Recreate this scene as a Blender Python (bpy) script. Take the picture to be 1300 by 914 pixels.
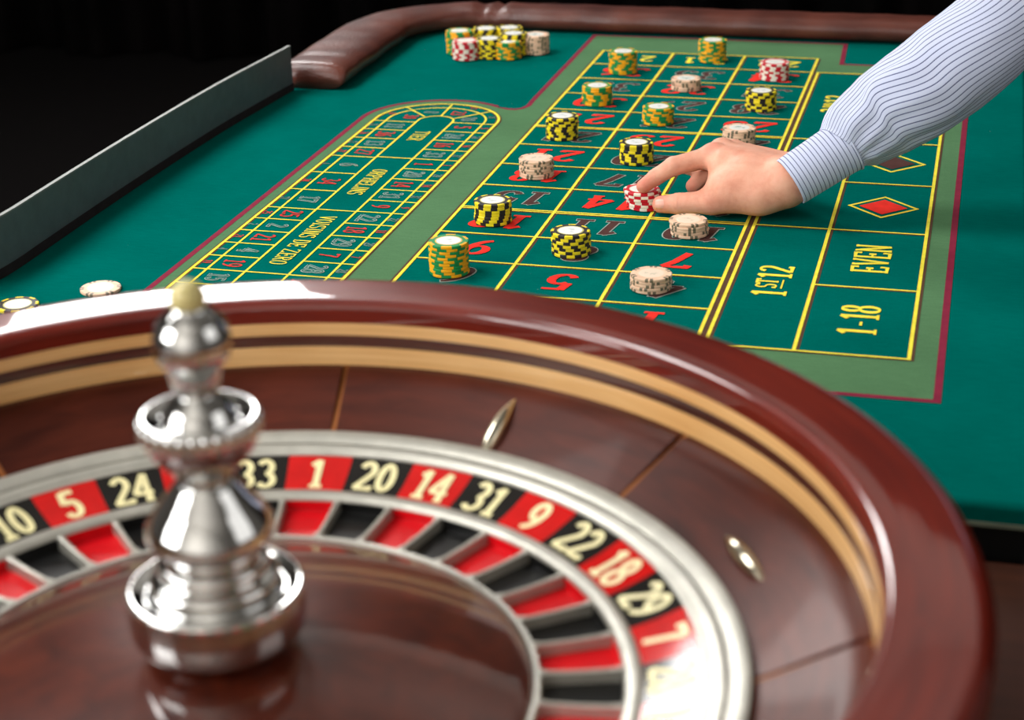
import bpy, bmesh, math, random
import numpy as np
from mathutils import Matrix, Vector
random.seed(7); rng = np.random.RandomState(3)
PI = math.pi
for o in list(bpy.data.objects): bpy.data.objects.remove(o)
S = bpy.context.scene; COL = S.collection

# ------------------------------------------------------------------ camera
F_PX = 2260.18
cam_d = bpy.data.cameras.new('camera'); cam = bpy.data.objects.new('camera', cam_d); COL.objects.link(cam)
cam_d.sensor_width = 36; cam_d.sensor_fit = 'HORIZONTAL'; cam_d.lens = F_PX/1300*36
RX = Vector((0.96735854, 0.25253512, -0.02105886)); RY = Vector((0.07955675, -0.38154469, -0.9209204)); RZ = Vector((-0.24059963, 0.88918483, -0.38918138))
CAM = Vector((0.54048025, -1.46108235, 0.60899109))
M = Matrix(((RX.x, -RY.x, -RZ.x, CAM.x), (RX.y, -RY.y, -RZ.y, CAM.y), (RX.z, -RY.z, -RZ.z, CAM.z), (0, 0, 0, 1)))
cam.matrix_world = M; cam_d.clip_start = .05
cam_d.dof.use_dof = True; cam_d.dof.focus_distance = 1.90; cam_d.dof.aperture_fstop = 5.8
S.camera = cam

# ------------------------------------------------------------------ world, exposure, lamps
W = bpy.data.worlds.new('room_air'); S.world = W; W.use_nodes = True
W.node_tree.nodes['Background'].inputs[0].default_value = (.9, .95, 1, 1); W.node_tree.nodes['Background'].inputs[1].default_value = .05
S.view_settings.view_transform = 'Standard'; S.view_settings.look = 'None'; S.view_settings.gamma = 1
S.view_settings.use_curve_mapping = False; S.view_settings.exposure = 0.12
def softbox(name, loc, target, sx, sy, power, col=(1, .985, .965)):
    l = bpy.data.lights.new(name, 'AREA'); l.shape = 'RECTANGLE'; l.size = sx; l.size_y = sy; l.energy = power; l.color = col
    o = bpy.data.objects.new(name, l); COL.objects.link(o); o.location = loc
    o.rotation_euler = (Vector(target)-Vector(loc)).to_track_quat('-Z', 'Y').to_euler(); return o
softbox('softbox_back_left', (-1.73, 3.00, 1.90), (.2, -.5, .12), .84, .92, 52)
softbox('softbox_front_left', (-1.9, -2.2, 1.35), (.1, .1, .05), 1.5, 1.4, 66)
softbox('softbox_right', (2.6, -.5, 1.35), (.2, .1, .05), 1.7, 1.5, 9)
softbox('added_fill_overhead_left', (-1.9, .15, 2.75), (-.1, .6, 0), 1.3, 1.3, 86)  # added fill, no known source; brightens the left and far felt
softbox('added_back_wall_wash', (.9, 2.7, 1.75), (.7, 4.3, 3.0), 1.4, .5, 34)  # added uplight, brightens the back wall that the rim reflects
softbox('added_front_wall_fill', (-.1, -2.1, 1.3), (-.2, -4.1, 2.1), 1.6, 1.0, 135)  # added lamp aimed at the front wall, for frontal fill and chrome reflections

# ------------------------------------------------------------------ materials
def lin(c): return tuple(((x/255)/12.92 if x/255 <= .04045 else ((x/255+.055)/1.055)**2.4) for x in c)+(1,)
class NT:
    def __init__(s, name):
        s.m = bpy.data.materials.new(name); s.m.use_nodes = True; s.t = s.m.node_tree; s.b = s.t.nodes['Principled BSDF']
    def n(s, typ, ins=None, **kw):
        nd = s.t.nodes.new(typ)
        for k, v in kw.items(): setattr(nd, k, v)
        for k, v in (ins or {}).items():
            if isinstance(v, bpy.types.NodeSocket): s.t.links.new(v, nd.inputs[k])
            else: nd.inputs[k].default_value = v
        return nd
    def set(s, **kw):
        for k, v in kw.items():
            k = k.replace('_', ' ')
            if isinstance(v, bpy.types.NodeSocket): s.t.links.new(v, s.b.inputs[k])
            else: s.b.inputs[k].default_value = v
        return s
    def ramp(s, fac, stops):
        r = s.n('ShaderNodeValToRGB', {0: fac}); e = r.color_ramp.elements
        while len(e) < len(stops): e.new(.5)
        for q, (p, c) in zip(e, stops): q.position = p; q.color = c
        return r.outputs[0]
    def bump(s, h, strength=.3, dist=.001):
        b = s.n('ShaderNodeBump', {'Strength': strength, 'Distance': dist, 'Height': h}); s.t.links.new(b.outputs[0], s.b.inputs['Normal']); return s
def plain(name, rgb, rough=.5, metal=0, coat=0, spec=.5):
    t = NT(name); t.set(Base_Color=lin(rgb), Roughness=rough, Metallic=metal, Coat_Weight=coat, Coat_Roughness=.06, Specular_IOR_Level=spec)
    tc = t.n('ShaderNodeTexCoord'); no = t.n('ShaderNodeTexNoise', {'Vector': tc.outputs['Object'], 'Scale': 60., 'Detail': 3.})
    c = lin(rgb); a = tuple(x*.88 for x in c[:3])+(1,); b = tuple(min(1, x*1.1) for x in c[:3])+(1,)
    t.set(Base_Color=t.ramp(no.outputs[0], [(.3, a), (.7, b)])); return t.m
def felt(name, rgb):
    t = NT(name); tc = t.n('ShaderNodeTexCoord')
    big = t.n('ShaderNodeTexNoise', {'Vector': tc.outputs['Object'], 'Scale': 9., 'Detail': 4.})
    fine = t.n('ShaderNodeTexNoise', {'Vector': tc.outputs['Object'], 'Scale': 900., 'Detail': 2.})
    st = t.n('ShaderNodeMapping', {'Vector': tc.outputs['Object'], 'Scale': (60, 900, 60)})
    weave = t.n('ShaderNodeTexNoise', {'Vector': st.outputs[0], 'Scale': 1., 'Detail': 2.})
    c = lin(rgb); mix = t.n('ShaderNodeMath', {0: fine.outputs[0], 1: weave.outputs[0]}, operation='ADD')
    mix2 = t.n('ShaderNodeMath', {0: mix.outputs[0], 1: big.outputs[0]}, operation='ADD')
    col = t.ramp(t.n('ShaderNodeMath', {0: mix2.outputs[0], 1: 1/3}, operation='MULTIPLY').outputs[0], [(.32, tuple(x*.78 for x in c[:3])+(1,)), (.68, tuple(x*1.2 for x in c[:3])+(1,))])
    lint = t.n('ShaderNodeTexVoronoi', {'Vector': tc.outputs['Object'], 'Scale': 22., 'Randomness': 1.})
    mk = t.ramp(lint.outputs['Distance'], [(.0, (.35, .35, .35, 1)), (.022, (0, 0, 0, 1))])
    cm = t.n('ShaderNodeMixRGB', {0: mk, 1: col, 2: (.35, .5, .48, 1)})
    t.set(Base_Color=cm.outputs[0], Roughness=.95, Specular_IOR_Level=0., Sheen_Weight=0.)
    t.bump(mix.outputs[0], .35, .0006); return t.m
def wood(name, dark, light, scale=(3, 60, 1), coat=1., rough=.35, uv=True, spec=.5):
    t = NT(name); tc = t.n('ShaderNodeTexCoord')
    mp = t.n('ShaderNodeMapping', {'Vector': tc.outputs['UV' if uv else 'Object'], 'Scale': scale})
    a = t.n('ShaderNodeTexNoise', {'Vector': mp.outputs[0], 'Scale': 3., 'Detail': 6., 'Roughness': .6, 'Distortion': .6})
    b = t.n('ShaderNodeTexNoise', {'Vector': tc.outputs['Object'], 'Scale': 7., 'Detail': 2.})
    ad = t.n('ShaderNodeMath', {0: a.outputs[0], 1: b.outputs[0]}, operation='ADD')
    hf = t.n('ShaderNodeMath', {0: ad.outputs[0], 1: .5}, operation='MULTIPLY')
    t.set(Base_Color=t.ramp(hf.outputs[0], [(.33, lin(dark)), (.66, lin(light))]), Roughness=rough, Coat_Weight=coat, Coat_Roughness=.035, Specular_IOR_Level=spec); return t.m
MT = {}
MT['felt'] = felt('teal_felt', (0, 96, 88))
MT['band'] = felt('light_green_felt', (84, 122, 86))
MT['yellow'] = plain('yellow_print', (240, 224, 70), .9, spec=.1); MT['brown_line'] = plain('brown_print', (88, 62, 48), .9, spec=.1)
MT['crimson'] = plain('crimson_print', (130, 36, 60), .9, spec=.1); MT['red_print'] = plain('red_print', (228, 48, 38), .9, spec=.1)
MT['dull_red'] = plain('dull_red_print', (196, 56, 52), .9, spec=.1); MT['brown_num'] = plain('dark_brown_print', (78, 50, 46), .9, spec=.1); MT['grey_print'] = plain('pale_grey_print', (150, 170, 160), .9, spec=.1)
MT['mahogany'] = wood('polished_mahogany', (80, 17, 10), (120, 34, 18), spec=.15); MT['mahogany_dark'] = wood('dark_mahogany', (52, 18, 10), (84, 34, 18))
MT['apron_wood'] = wood('apron_mahogany', (50, 18, 11), (88, 37, 23), (6, 30, 1), coat=.03, rough=.36, spec=.12); MT['maple'] = wood('maple_inlay', (208, 156, 94), (236, 194, 134), (4, 120, 1), coat=.6)
MT['joint'] = plain('pale_wood_joint', (140, 84, 44), .6, spec=.1)
MT['cone_wood'] = wood('rotor_mahogany', (48, 14, 8), (94, 36, 18), (5, 14, 1), spec=.15)
MT['shelf_wood'] = wood('dark_shelf_wood', (44, 22, 14), (72, 38, 24), (2, 30, 2), uv=False, coat=0, spec=.2, rough=.6); MT['floor_wood'] = plain('black_carpet', (13, 11, 11), .95, spec=.05)
MT['chrome'] = plain('polished_chrome', (214, 214, 212), .07, 1); MT['steel'] = plain('satin_steel', (178, 176, 166), .38, .55); MT['steel_dark'] = plain('shaded_steel', (120, 118, 112), .35, 1)
MT['brass'] = plain('worn_nickel', (206, 198, 176), .16, 1)
MT['plate_red'] = plain('red_enamel', (196, 22, 20), .1, coat=0, spec=.35); MT['plate_black'] = plain('black_enamel', (26, 24, 22), .1, coat=0, spec=.35); MT['plate_green'] = plain('green_enamel', (10, 110, 50), .1, coat=0, spec=.35)
MT['pocket_red'] = plain('red_pocket', (205, 10, 22), .3, spec=.25); MT['pocket_black'] = plain('black_pocket', (18, 18, 18), .3, spec=.25); MT['pocket_green'] = plain('green_pocket', (10, 120, 50), .3, spec=.25)
MT['cream'] = plain('cream_numeral', (238, 228, 172), .4); MT['ivory'] = plain('aged_ivory', (206, 192, 128), .4, coat=.3)
MT['black'] = plain('black_panel', (9, 9, 9), .7, spec=.2); MT['edge'] = plain('pale_felt_edge', (112, 122, 104), .8)
MT['screen'] = plain('slate_screen', (84, 94, 98), .5, spec=.4); MT['screen_edge'] = plain('pale_screen_edge', (122, 124, 122), .5); MT['skirt'] = plain('black_cloth', (44, 40, 42), .9, spec=.1)  # guard's top strip is a paler grey than its face
MT['wall'] = plain('grey_wall', (120, 116, 112), .9); MT['ceiling'] = plain('pale_ceiling', (188, 184, 178), .9)
def leather():
    t = NT('brown_leather'); tc = t.n('ShaderNodeTexCoord')
    v = t.n('ShaderNodeTexVoronoi', {'Vector': tc.outputs['Object'], 'Scale': 320.}); n = t.n('ShaderNodeTexNoise', {'Vector': tc.outputs['Object'], 'Scale': 14., 'Detail': 5.})
    t.set(Base_Color=t.ramp(n.outputs[0], [(.3, lin((66, 30, 24))), (.7, lin((104, 54, 42)))]), Roughness=.36, Specular_IOR_Level=.5)
    ad = t.n('ShaderNodeMath', {0: n.outputs[0], 1: 4.}, operation='MULTIPLY'); s2 = t.n('ShaderNodeMath', {0: v.outputs[0], 1: ad.outputs[0]}, operation='ADD')
    t.bump(s2.outputs[0], .25, .0012); return t.m
MT['leather'] = leather()
def curtain_mat():
    t = NT('black_velvet'); tc = t.n('ShaderNodeTexCoord'); n = t.n('ShaderNodeTexNoise', {'Vector': tc.outputs['Object'], 'Scale': 3., 'Detail': 4.})
    t.set(Base_Color=t.ramp(n.outputs[0], [(.3, lin((10, 9, 9))), (.7, lin((24, 20, 20)))]), Roughness=1., Specular_IOR_Level=.05); return t.m
MT['curtain'] = curtain_mat()
def skin_mat():
    t = NT('skin'); tc = t.n('ShaderNodeTexCoord')
    n = t.n('ShaderNodeTexNoise', {'Vector': tc.outputs['Object'], 'Scale': 42., 'Detail': 5., 'Roughness': .6}); f = t.n('ShaderNodeTexVoronoi', {'Vector': tc.outputs['Object'], 'Scale': 900.})
    base = t.ramp(n.outputs[0], [(.28, lin((212, 142, 116))), (.5, lin((228, 164, 138))), (.75, lin((238, 182, 156)))])
    red = t.n('ShaderNodeAttribute', {}, attribute_name='redness')
    mx = t.n('ShaderNodeMixRGB', {0: red.outputs['Fac'], 1: base, 2: lin((222, 122, 104))})
    t.set(Base_Color=mx.outputs[0], Roughness=.56, Specular_IOR_Level=.3, Subsurface_Weight=.15, Subsurface_Radius=(.006, .0025, .0015), Subsurface_Scale=1.)
    ad = t.n('ShaderNodeMath', {0: n.outputs[0], 1: 2.5}, operation='MULTIPLY'); s2 = t.n('ShaderNodeMath', {0: f.outputs[0], 1: ad.outputs[0]}, operation='ADD')
    t.bump(s2.outputs[0], .2, .0006); return t.m
MT['skin'] = skin_mat(); MT['nail'] = plain('fingernail', (236, 172, 152), .4, coat=.1)
def shirt_mat(name, axis, period, width):
    t = NT(name); tc = t.n('ShaderNodeTexCoord'); sp = t.n('ShaderNodeSeparateXYZ', {0: tc.outputs['UV']})
    m = t.n('ShaderNodeMath', {0: sp.outputs[axis], 1: 1/period}, operation='MULTIPLY'); fr = t.n('ShaderNodeMath', {0: t.n('ShaderNodeMath', {0: m.outputs[0], 1: .45}, operation='ADD').outputs[0]}, operation='FRACT')
    r = t.ramp(fr.outputs[0], [(0, (0, 0, 0, 1)), (.02, (1, 1, 1, 1)), (width, (1, 1, 1, 1)), (width+.03, (0, 0, 0, 1))])
    n = t.n('ShaderNodeTexNoise', {'Vector': tc.outputs['UV'], 'Scale': 30., 'Detail': 4.})
    wv = t.n('ShaderNodeMapping', {'Vector': tc.outputs['UV'], 'Scale': (2500, 2500, 1)}); wn = t.n('ShaderNodeTexNoise', {'Vector': wv.outputs[0], 'Scale': 1.})
    cm = t.n('ShaderNodeMixRGB', {0: r, 1: lin((202, 209, 234)), 2: lin((78, 84, 128))})
    t.set(Base_Color=cm.outputs[0], Roughness=.85, Specular_IOR_Level=.2, Sheen_Weight=.1)
    ad = t.n('ShaderNodeMath', {0: n.outputs[0], 1: 3.}, operation='MULTIPLY'); s2 = t.n('ShaderNodeMath', {0: wn.outputs[0], 1: ad.outputs[0]}, operation='ADD')
    t.bump(s2.outputs[0], .25, .001); return t.m
MT['sleeve'] = shirt_mat('striped_sleeve_cotton', 0, .0058, .17); MT['cuff'] = shirt_mat('striped_cuff_cotton', 1, .0047, .17)
def inlay_mat(name, rgb, mark=.28):
    t = NT(name); tc = t.n('ShaderNodeTexCoord'); n = t.n('ShaderNodeTexNoise', {'Vector': tc.outputs['Object'], 'Scale': 170., 'Detail': 1.})
    ln = t.n('ShaderNodeVectorMath', {0: tc.outputs['Object']}, operation='LENGTH')
    near = t.ramp(t.n('ShaderNodeMath', {0: ln.outputs['Value'], 1: 100.}, operation='MULTIPLY').outputs[0], [(.55, (1, 1, 1, 1)), (.75, (0, 0, 0, 1))])
    mk = t.n('ShaderNodeMixRGB', {0: 1., 1: near, 2: t.ramp(n.outputs[0], [(.52, (0, 0, 0, 1)), (.58, (mark, mark, mark, 1))])}, blend_type='MULTIPLY')
    cm = t.n('ShaderNodeMixRGB', {0: mk.outputs[0], 1: lin(rgb), 2: lin((60, 130, 100))})
    t.set(Base_Color=cm.outputs[0], Roughness=.3, Coat_Weight=.3); return t.m
CH = {  # body, inserts, inlay, ring
 'black': (plain('black_chip_clay', (40, 36, 38), .5, spec=.3), plain('yellow_chip_insert', (242, 218, 36), .5, spec=.3), inlay_mat('white_chip_label', (252, 252, 250)), plain('yellow_label_ring', (214, 206, 130), .4)),
 'green': (plain('green_chip_clay', (24, 138, 72), .5, spec=.3), plain('orange_chip_insert', (250, 172, 22), .5, spec=.3), inlay_mat('white_green_chip_label', (252, 252, 248)), plain('orange_label_ring', (240, 190, 90), .4)),
 'red': (plain('red_chip_clay', (196, 24, 44), .5, spec=.3), plain('white_chip_insert', (238, 228, 212), .5, spec=.3), inlay_mat('white_red_chip_label', (250, 248, 242)), plain('cream_label_ring', (236, 214, 200), .4)),
 'beige': (plain('beige_chip_clay', (234, 196, 166), .55, spec=.2), plain('olive_chip_insert', (112, 102, 82), .5), inlay_mat('pale_chip_label', (252, 228, 204)), plain('beige_label_ring', (240, 206, 176), .4)),  # label of the near chips: washed-out reflection put into its pale colour
}
# ------------------------------------------------------------------ mesh helpers
class MB:
    def __init__(s): s.v = []; s.f = []; s.uv = []; s.k = 0
    def add(s, vs, fs, uvs=None):
        o = len(s.v); s.v += [tuple(v) for v in vs]; s.f += [tuple(i+o for i in f) for f in fs]
        s.uv += list(uvs) if uvs is not None else [(v[0], v[1]) for v in vs]
    def box(s, x0, x1, y0, y1, z0, z1):
        vs = [(x, y, z) for z in (z0, z1) for y in (y0, y1) for x in (x0, x1)]
        s.add(vs, [(0, 2, 3, 1), (4, 5, 7, 6), (0, 1, 5, 4), (2, 6, 7, 3), (0, 4, 6, 2), (1, 3, 7, 5)]); return s
    def lathe(s, prof, n=96, a0=0, a1=2*PI, c=(0, 0), cap=False, closed=False):
        full = abs(a1-a0-2*PI) < 1e-6; k = n if full else n+1; m = len(prof); vs = []; uv = []; L = 0
        for j, (r, z) in enumerate(prof):
            if j: L += math.hypot(r-prof[j-1][0], z-prof[j-1][1])
            for i in range(k):
                a = a0+(a1-a0)*i/n; vs.append((c[0]+r*math.cos(a), c[1]+r*math.sin(a), z)); uv.append((a*.35, L))
        fs = []
        for j in range(m-1 if not closed else m):
            jn = (j+1) % m
            for i in range(n):
                i2 = (i+1) % k; fs.append((j*k+i, j*k+i2, jn*k+i2, jn*k+i))
        if cap and not full: fs += [tuple(j*k for j in range(m)), tuple(j*k+n for j in reversed(range(m)))]
        s.add(vs, fs, uv); return s
    def grid(s, rows, closed_u=False, uvs=None):
        m = len(rows); n = len(rows[0]); fs = []
        for j in range(m-1):
            for i in range(n if closed_u else n-1):
                i2 = (i+1) % n; fs.append((j*n+i, j*n+i2, (j+1)*n+i2, (j+1)*n+i))
        s.add([p for r in rows for p in r], fs, uvs); return s
    def poly(s, pts, z): s.add([(x, y, z) for x, y in pts], [tuple(range(len(pts)))]); return s
    def strip(s, pts, w, z, closed=False, pen=None):
        n = len(pts); L = []; Rr = []; z += s.k*5e-6; s.k += 1
        for i, (x, y) in enumerate(pts):
            a = pts[(i-1) % n] if (closed or i) else pts[i]; b = pts[(i+1) % n] if (closed or i < n-1) else pts[i]
            t1 = (x-a[0], y-a[1]); t2 = (b[0]-x, b[1]-y); l1 = math.hypot(*t1) or 1; l2 = math.hypot(*t2) or 1
            if not closed and i == 0: t1, l1 = t2, l2
            if not closed and i == n-1: t2, l2 = t1, l1
            tx = t1[0]/l1+t2[0]/l2; ty = t1[1]/l1+t2[1]/l2; l = math.hypot(tx, ty) or 1; tx /= l; ty /= l
            nx, ny = -ty, tx; cosh = max(.45, tx*t1[0]/l1+ty*t1[1]/l1)
            h = w/2 if pen is None else math.hypot(pen[0]*nx, pen[1]*ny)/2
            h /= cosh
            L.append((x+nx*h, y+ny*h, z)); Rr.append((x-nx*h, y-ny*h, z))
        fs = [(i, i+n, (i+1) % n+n, (i+1) % n) for i in range(n if closed else n-1)]
        s.add(L+Rr, fs); return s
    def build(s, name, mat, parent=None, smooth=False, loc=None, angle=None):
        me = bpy.data.meshes.new(name); me.from_pydata(s.v, [], s.f)
        ul = me.uv_layers.new(name='UVMap'); li = np.zeros(len(me.loops), dtype=np.int32); me.loops.foreach_get('vertex_index', li)
        ul.data.foreach_set('uv', np.array(s.uv, dtype=np.float32)[li].ravel())
        bm = bmesh.new(); bm.from_mesh(me); bmesh.ops.recalc_face_normals(bm, faces=bm.faces); bm.to_mesh(me); bm.free()
        if smooth: me.shade_smooth()
        if smooth and angle: me.set_sharp_from_angle(angle=math.radians(angle))
        me.materials.append(mat); return link(name, me, parent, loc)
def flat_up(o):   # flat prints must face up
    me = o.data; bm = bmesh.new(); bm.from_mesh(me)
    for f in bm.faces:
        if f.normal.z < 0: f.normal_flip()
    bm.to_mesh(me); bm.free(); return o
def link(name, me, parent=None, loc=None):
    o = bpy.data.objects.new(name, me); COL.objects.link(o)
    if parent: o.parent = parent
    if loc is not None: o.location = loc
    return o
def tag(o, label=None, cat=None, group=None, kind=None):
    for k, v in (('label', label), ('category', cat), ('group', group), ('kind', kind)):
        if v: o[k] = v
    return o
def empty(name, loc, label, cat, group=None):
    o = bpy.data.objects.new(name, None); o.empty_display_size = .02; COL.objects.link(o); o.location = loc; return tag(o, label, cat, group)
def rel(mb, loc): mb.v = [(x-loc[0], y-loc[1], z-loc[2]) for x, y, z in mb.v]; return mb

# ------------------------------------------------------------------ the room
def struct(name, mb, mat): return tag(mb.build(name, mat), kind='structure')
ZF = -.78
RX0, RX1, RY0, RY1, ZT = -4.2, 4.2, -4.2, 4.3, 3.2
struct('floor', MB().box(RX0, RX1, RY0, RY1, ZF-.05, ZF), MT['floor_wood'])
struct('ceiling', MB().box(RX0, RX1, RY0, RY1, ZT, ZT+.05), MT['ceiling'])
struct('wall_back', MB().box(RX0, RX1, RY1, RY1+.05, ZF, ZT), MT['ceiling'])
struct('wall_front', MB().box(RX0, RX1, RY0-.05, RY0, ZF, ZT), MT['ceiling'])
struct('wall_left', MB().box(RX0-.05, RX0, RY0, RY1, ZF, ZT), MT['wall'])
struct('wall_right', MB().box(RX1, RX1+.05, RY0, RY1, ZF, ZT), MT['wall'])
rows = []
for j in range(2):
    rows.append([(x, 4.05+.055*math.sin(x*19+1.3*math.sin(x*4))+.018*math.sin(x*51), ZF+.01 if j == 0 else 2.62) for x in np.linspace(-4.1, 4.1, 520)])
cu = MB().grid(rows).build('curtain', MT['curtain'], smooth=True)
tag(cu, 'black backdrop curtain hanging in folds behind the roulette table', 'curtain')
sm = cu.modifiers.new('thickness', 'SOLIDIFY'); sm.thickness = .006

# ------------------------------------------------------------------ roulette table
X0, X1, Y0, Y1 = -.412, .604, -.257, 1.34
T = empty('roulette_table', (.1, .5, ZF), 'green felt roulette table with printed betting layout and brown leather rail', 'table')
TL = (.1, .5, ZF)
def part(mb, name, mat, parent=T, loc=TL, **k): return rel(mb, loc).build(name, mat, parent, **k)
def rbox_profile():
    return None
b = MB(); prof = []
for k in range(7):
    a = PI/2*k/6; prof.append((.006*math.sin(a)-.006, .006*math.cos(a)-.006))
rows = []
for dx, dz in [(-.3, 0)]+prof[1:]+[(0, -.016)]:
    d = dx if dx > -.2 else -.006
    rows.append([(X0-d, Y0-d, dz), (X1+d, Y0-d, dz), (X1+d, Y1+d, dz), (X0-d, Y1+d, dz)])
b.grid(rows, closed_u=True); b.add([(x, y, 0) for x, y, z in rows[0]], [(0, 1, 2, 3)]); b.add(rows[-1], [(0, 3, 2, 1)])
part(b, 'felt_top', MT['felt'])
part(MB().box(X0+.002, X1-.002, Y0-.0015, Y0+.02, -.0195, -.0162), 'edge_piping', MT['edge'])
part(MB().box(X0+.004, X1-.004, Y0+.004, Y1-.004, -.12, -.0197), 'apron', MT['black'])
for x in (X0+.06, X1-.06):
    for y in (Y0+.18, Y1-.06):
        part(MB().lathe([(0, -.12), (.035, -.12), (.035, -.2), (.028, -.6), (.03, ZF), (0, ZF)], 20, c=(x, y)), 'leg', MT['mahogany_dark'], smooth=True, angle=40)

# --- printed layout
ZB, ZC, ZR, ZY, ZG, ZH = .0003, .0005, .0006, .0010, .0010, .0012
def fl(mb, name, mat, label=None):
    o = flat_up(part(mb, name, mat))
    if label: o['label'] = label
    return o
def arcp(cx, cy, rx, ry, a0, a1, n=14): return [(cx+rx*math.cos(math.radians(a0+(a1-a0)*i/n)), cy+ry*math.sin(math.radians(a0+(a1-a0)*i/n))) for i in range(n+1)]
RCX, RCY = -.1325, .678
border = [(.529, -.084), (.529, 1.071), (.351, 1.071), (.346, 1.198), (-.035, 1.198), (-.034, .80), (-.033, .772), (-.038, .757), (-.046, .7505), (-.056, .751), (-.066, .755)]
border += arcp(RCX, RCY, .1, .103, 48, 180, 24)+[(-.232, .5), (-.231, -.084)]
fl(MB().poly(border, ZB), 'layout_border', MT['band'], 'pale green felt band around the printed layout')
fl(MB().strip(border, .0065, ZC, closed=True), 'border_line', MT['crimson'], 'crimson line edging the pale green band')
PX, PY = .105, .0846; XL = [0, .105, .21, .315]; D0, D1, D2 = .3234, .4023, .5019; YT = 1.0973; Y12 = PY*12
cap = arcp(RCX, RCY, .081, .082, 0, 180, 28)+arcp(RCX, .002, .081, .06, 180, 360, 28)
fl(MB().poly(cap, ZC), 'racetrack_field', MT['felt'])
fl(MB().poly([(0, 0), (D2, 0), (D2, Y12), (XL[3], Y12), (XL[3], YT), (0, YT)], ZC), 'betting_field', MT['felt'])
yl = MB(); br = MB()
LW = .0034
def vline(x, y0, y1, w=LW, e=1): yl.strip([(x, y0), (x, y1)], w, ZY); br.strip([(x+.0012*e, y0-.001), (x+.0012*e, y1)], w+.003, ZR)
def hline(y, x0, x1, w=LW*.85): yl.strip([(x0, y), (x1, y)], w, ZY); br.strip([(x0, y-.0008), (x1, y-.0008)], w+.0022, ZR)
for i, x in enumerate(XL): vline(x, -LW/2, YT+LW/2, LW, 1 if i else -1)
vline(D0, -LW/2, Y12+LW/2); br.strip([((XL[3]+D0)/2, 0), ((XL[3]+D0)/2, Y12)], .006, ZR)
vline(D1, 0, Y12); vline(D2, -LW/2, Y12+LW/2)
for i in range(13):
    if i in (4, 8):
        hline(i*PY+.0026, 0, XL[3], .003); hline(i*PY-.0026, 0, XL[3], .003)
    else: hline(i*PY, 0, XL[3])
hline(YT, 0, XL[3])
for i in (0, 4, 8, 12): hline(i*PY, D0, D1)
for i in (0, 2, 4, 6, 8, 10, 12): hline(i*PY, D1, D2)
fl(br, 'grid_edging_lines', MT['brown_line']); fl(yl, 'grid_lines', MT['yellow'], 'yellow printed lines of the betting grid')  # brown edging is print beside the yellow lines
rt = MB(); rb = MB(); RW = .0025
def rline(pts, w=RW, closed=False): rt.strip(pts, w, ZY, closed)
rline(cap, .0034, True); rb.strip(cap, .0072, ZR, True)
mid = arcp(RCX, RCY, .0645, .062, 0, 180, 24)+arcp(RCX, .002, .0645, .045, 180, 360, 24); rline(mid, RW, True)
inn = arcp(RCX, RCY-.003, .0232, .024, 0, 180, 16)+arcp(RCX, .002, .0232, .02, 180, 360, 16); rline(inn, RW, True)
P = .0412; xa, xb, xc, xd = -.2135, -.156, -.1093, -.0515
yR = [.094+P*k for k in range(15)]; yRn = [.094-P*k for k in range(1, 3)]
yLf = [.094, .1345, .1755, .2165, .2575, .297, .365, .433, .502, .5415, .5835, .6235, .664]
for y in yR+yRn: rline([(xc, y), (xd, y)])
for y in yLf+yRn: rline([(xa, y), (xb, y)])
for y in (.094, .2985, .5055): rline([(xb, y), (xc, y)])
for a, c in (((-.152, .692), (-.191, .735)), ((-.132, .699), (-.134, .759)), ((-.113, .688), (-.073, .733))): rline([a, c])
fl(rb, 'racetrack_edging_line', MT['brown_line']); fl(rt, 'racetrack_lines', MT['yellow'], 'yellow printed lines of the oval racetrack')  # brown edging printed along the racetrack outline

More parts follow.
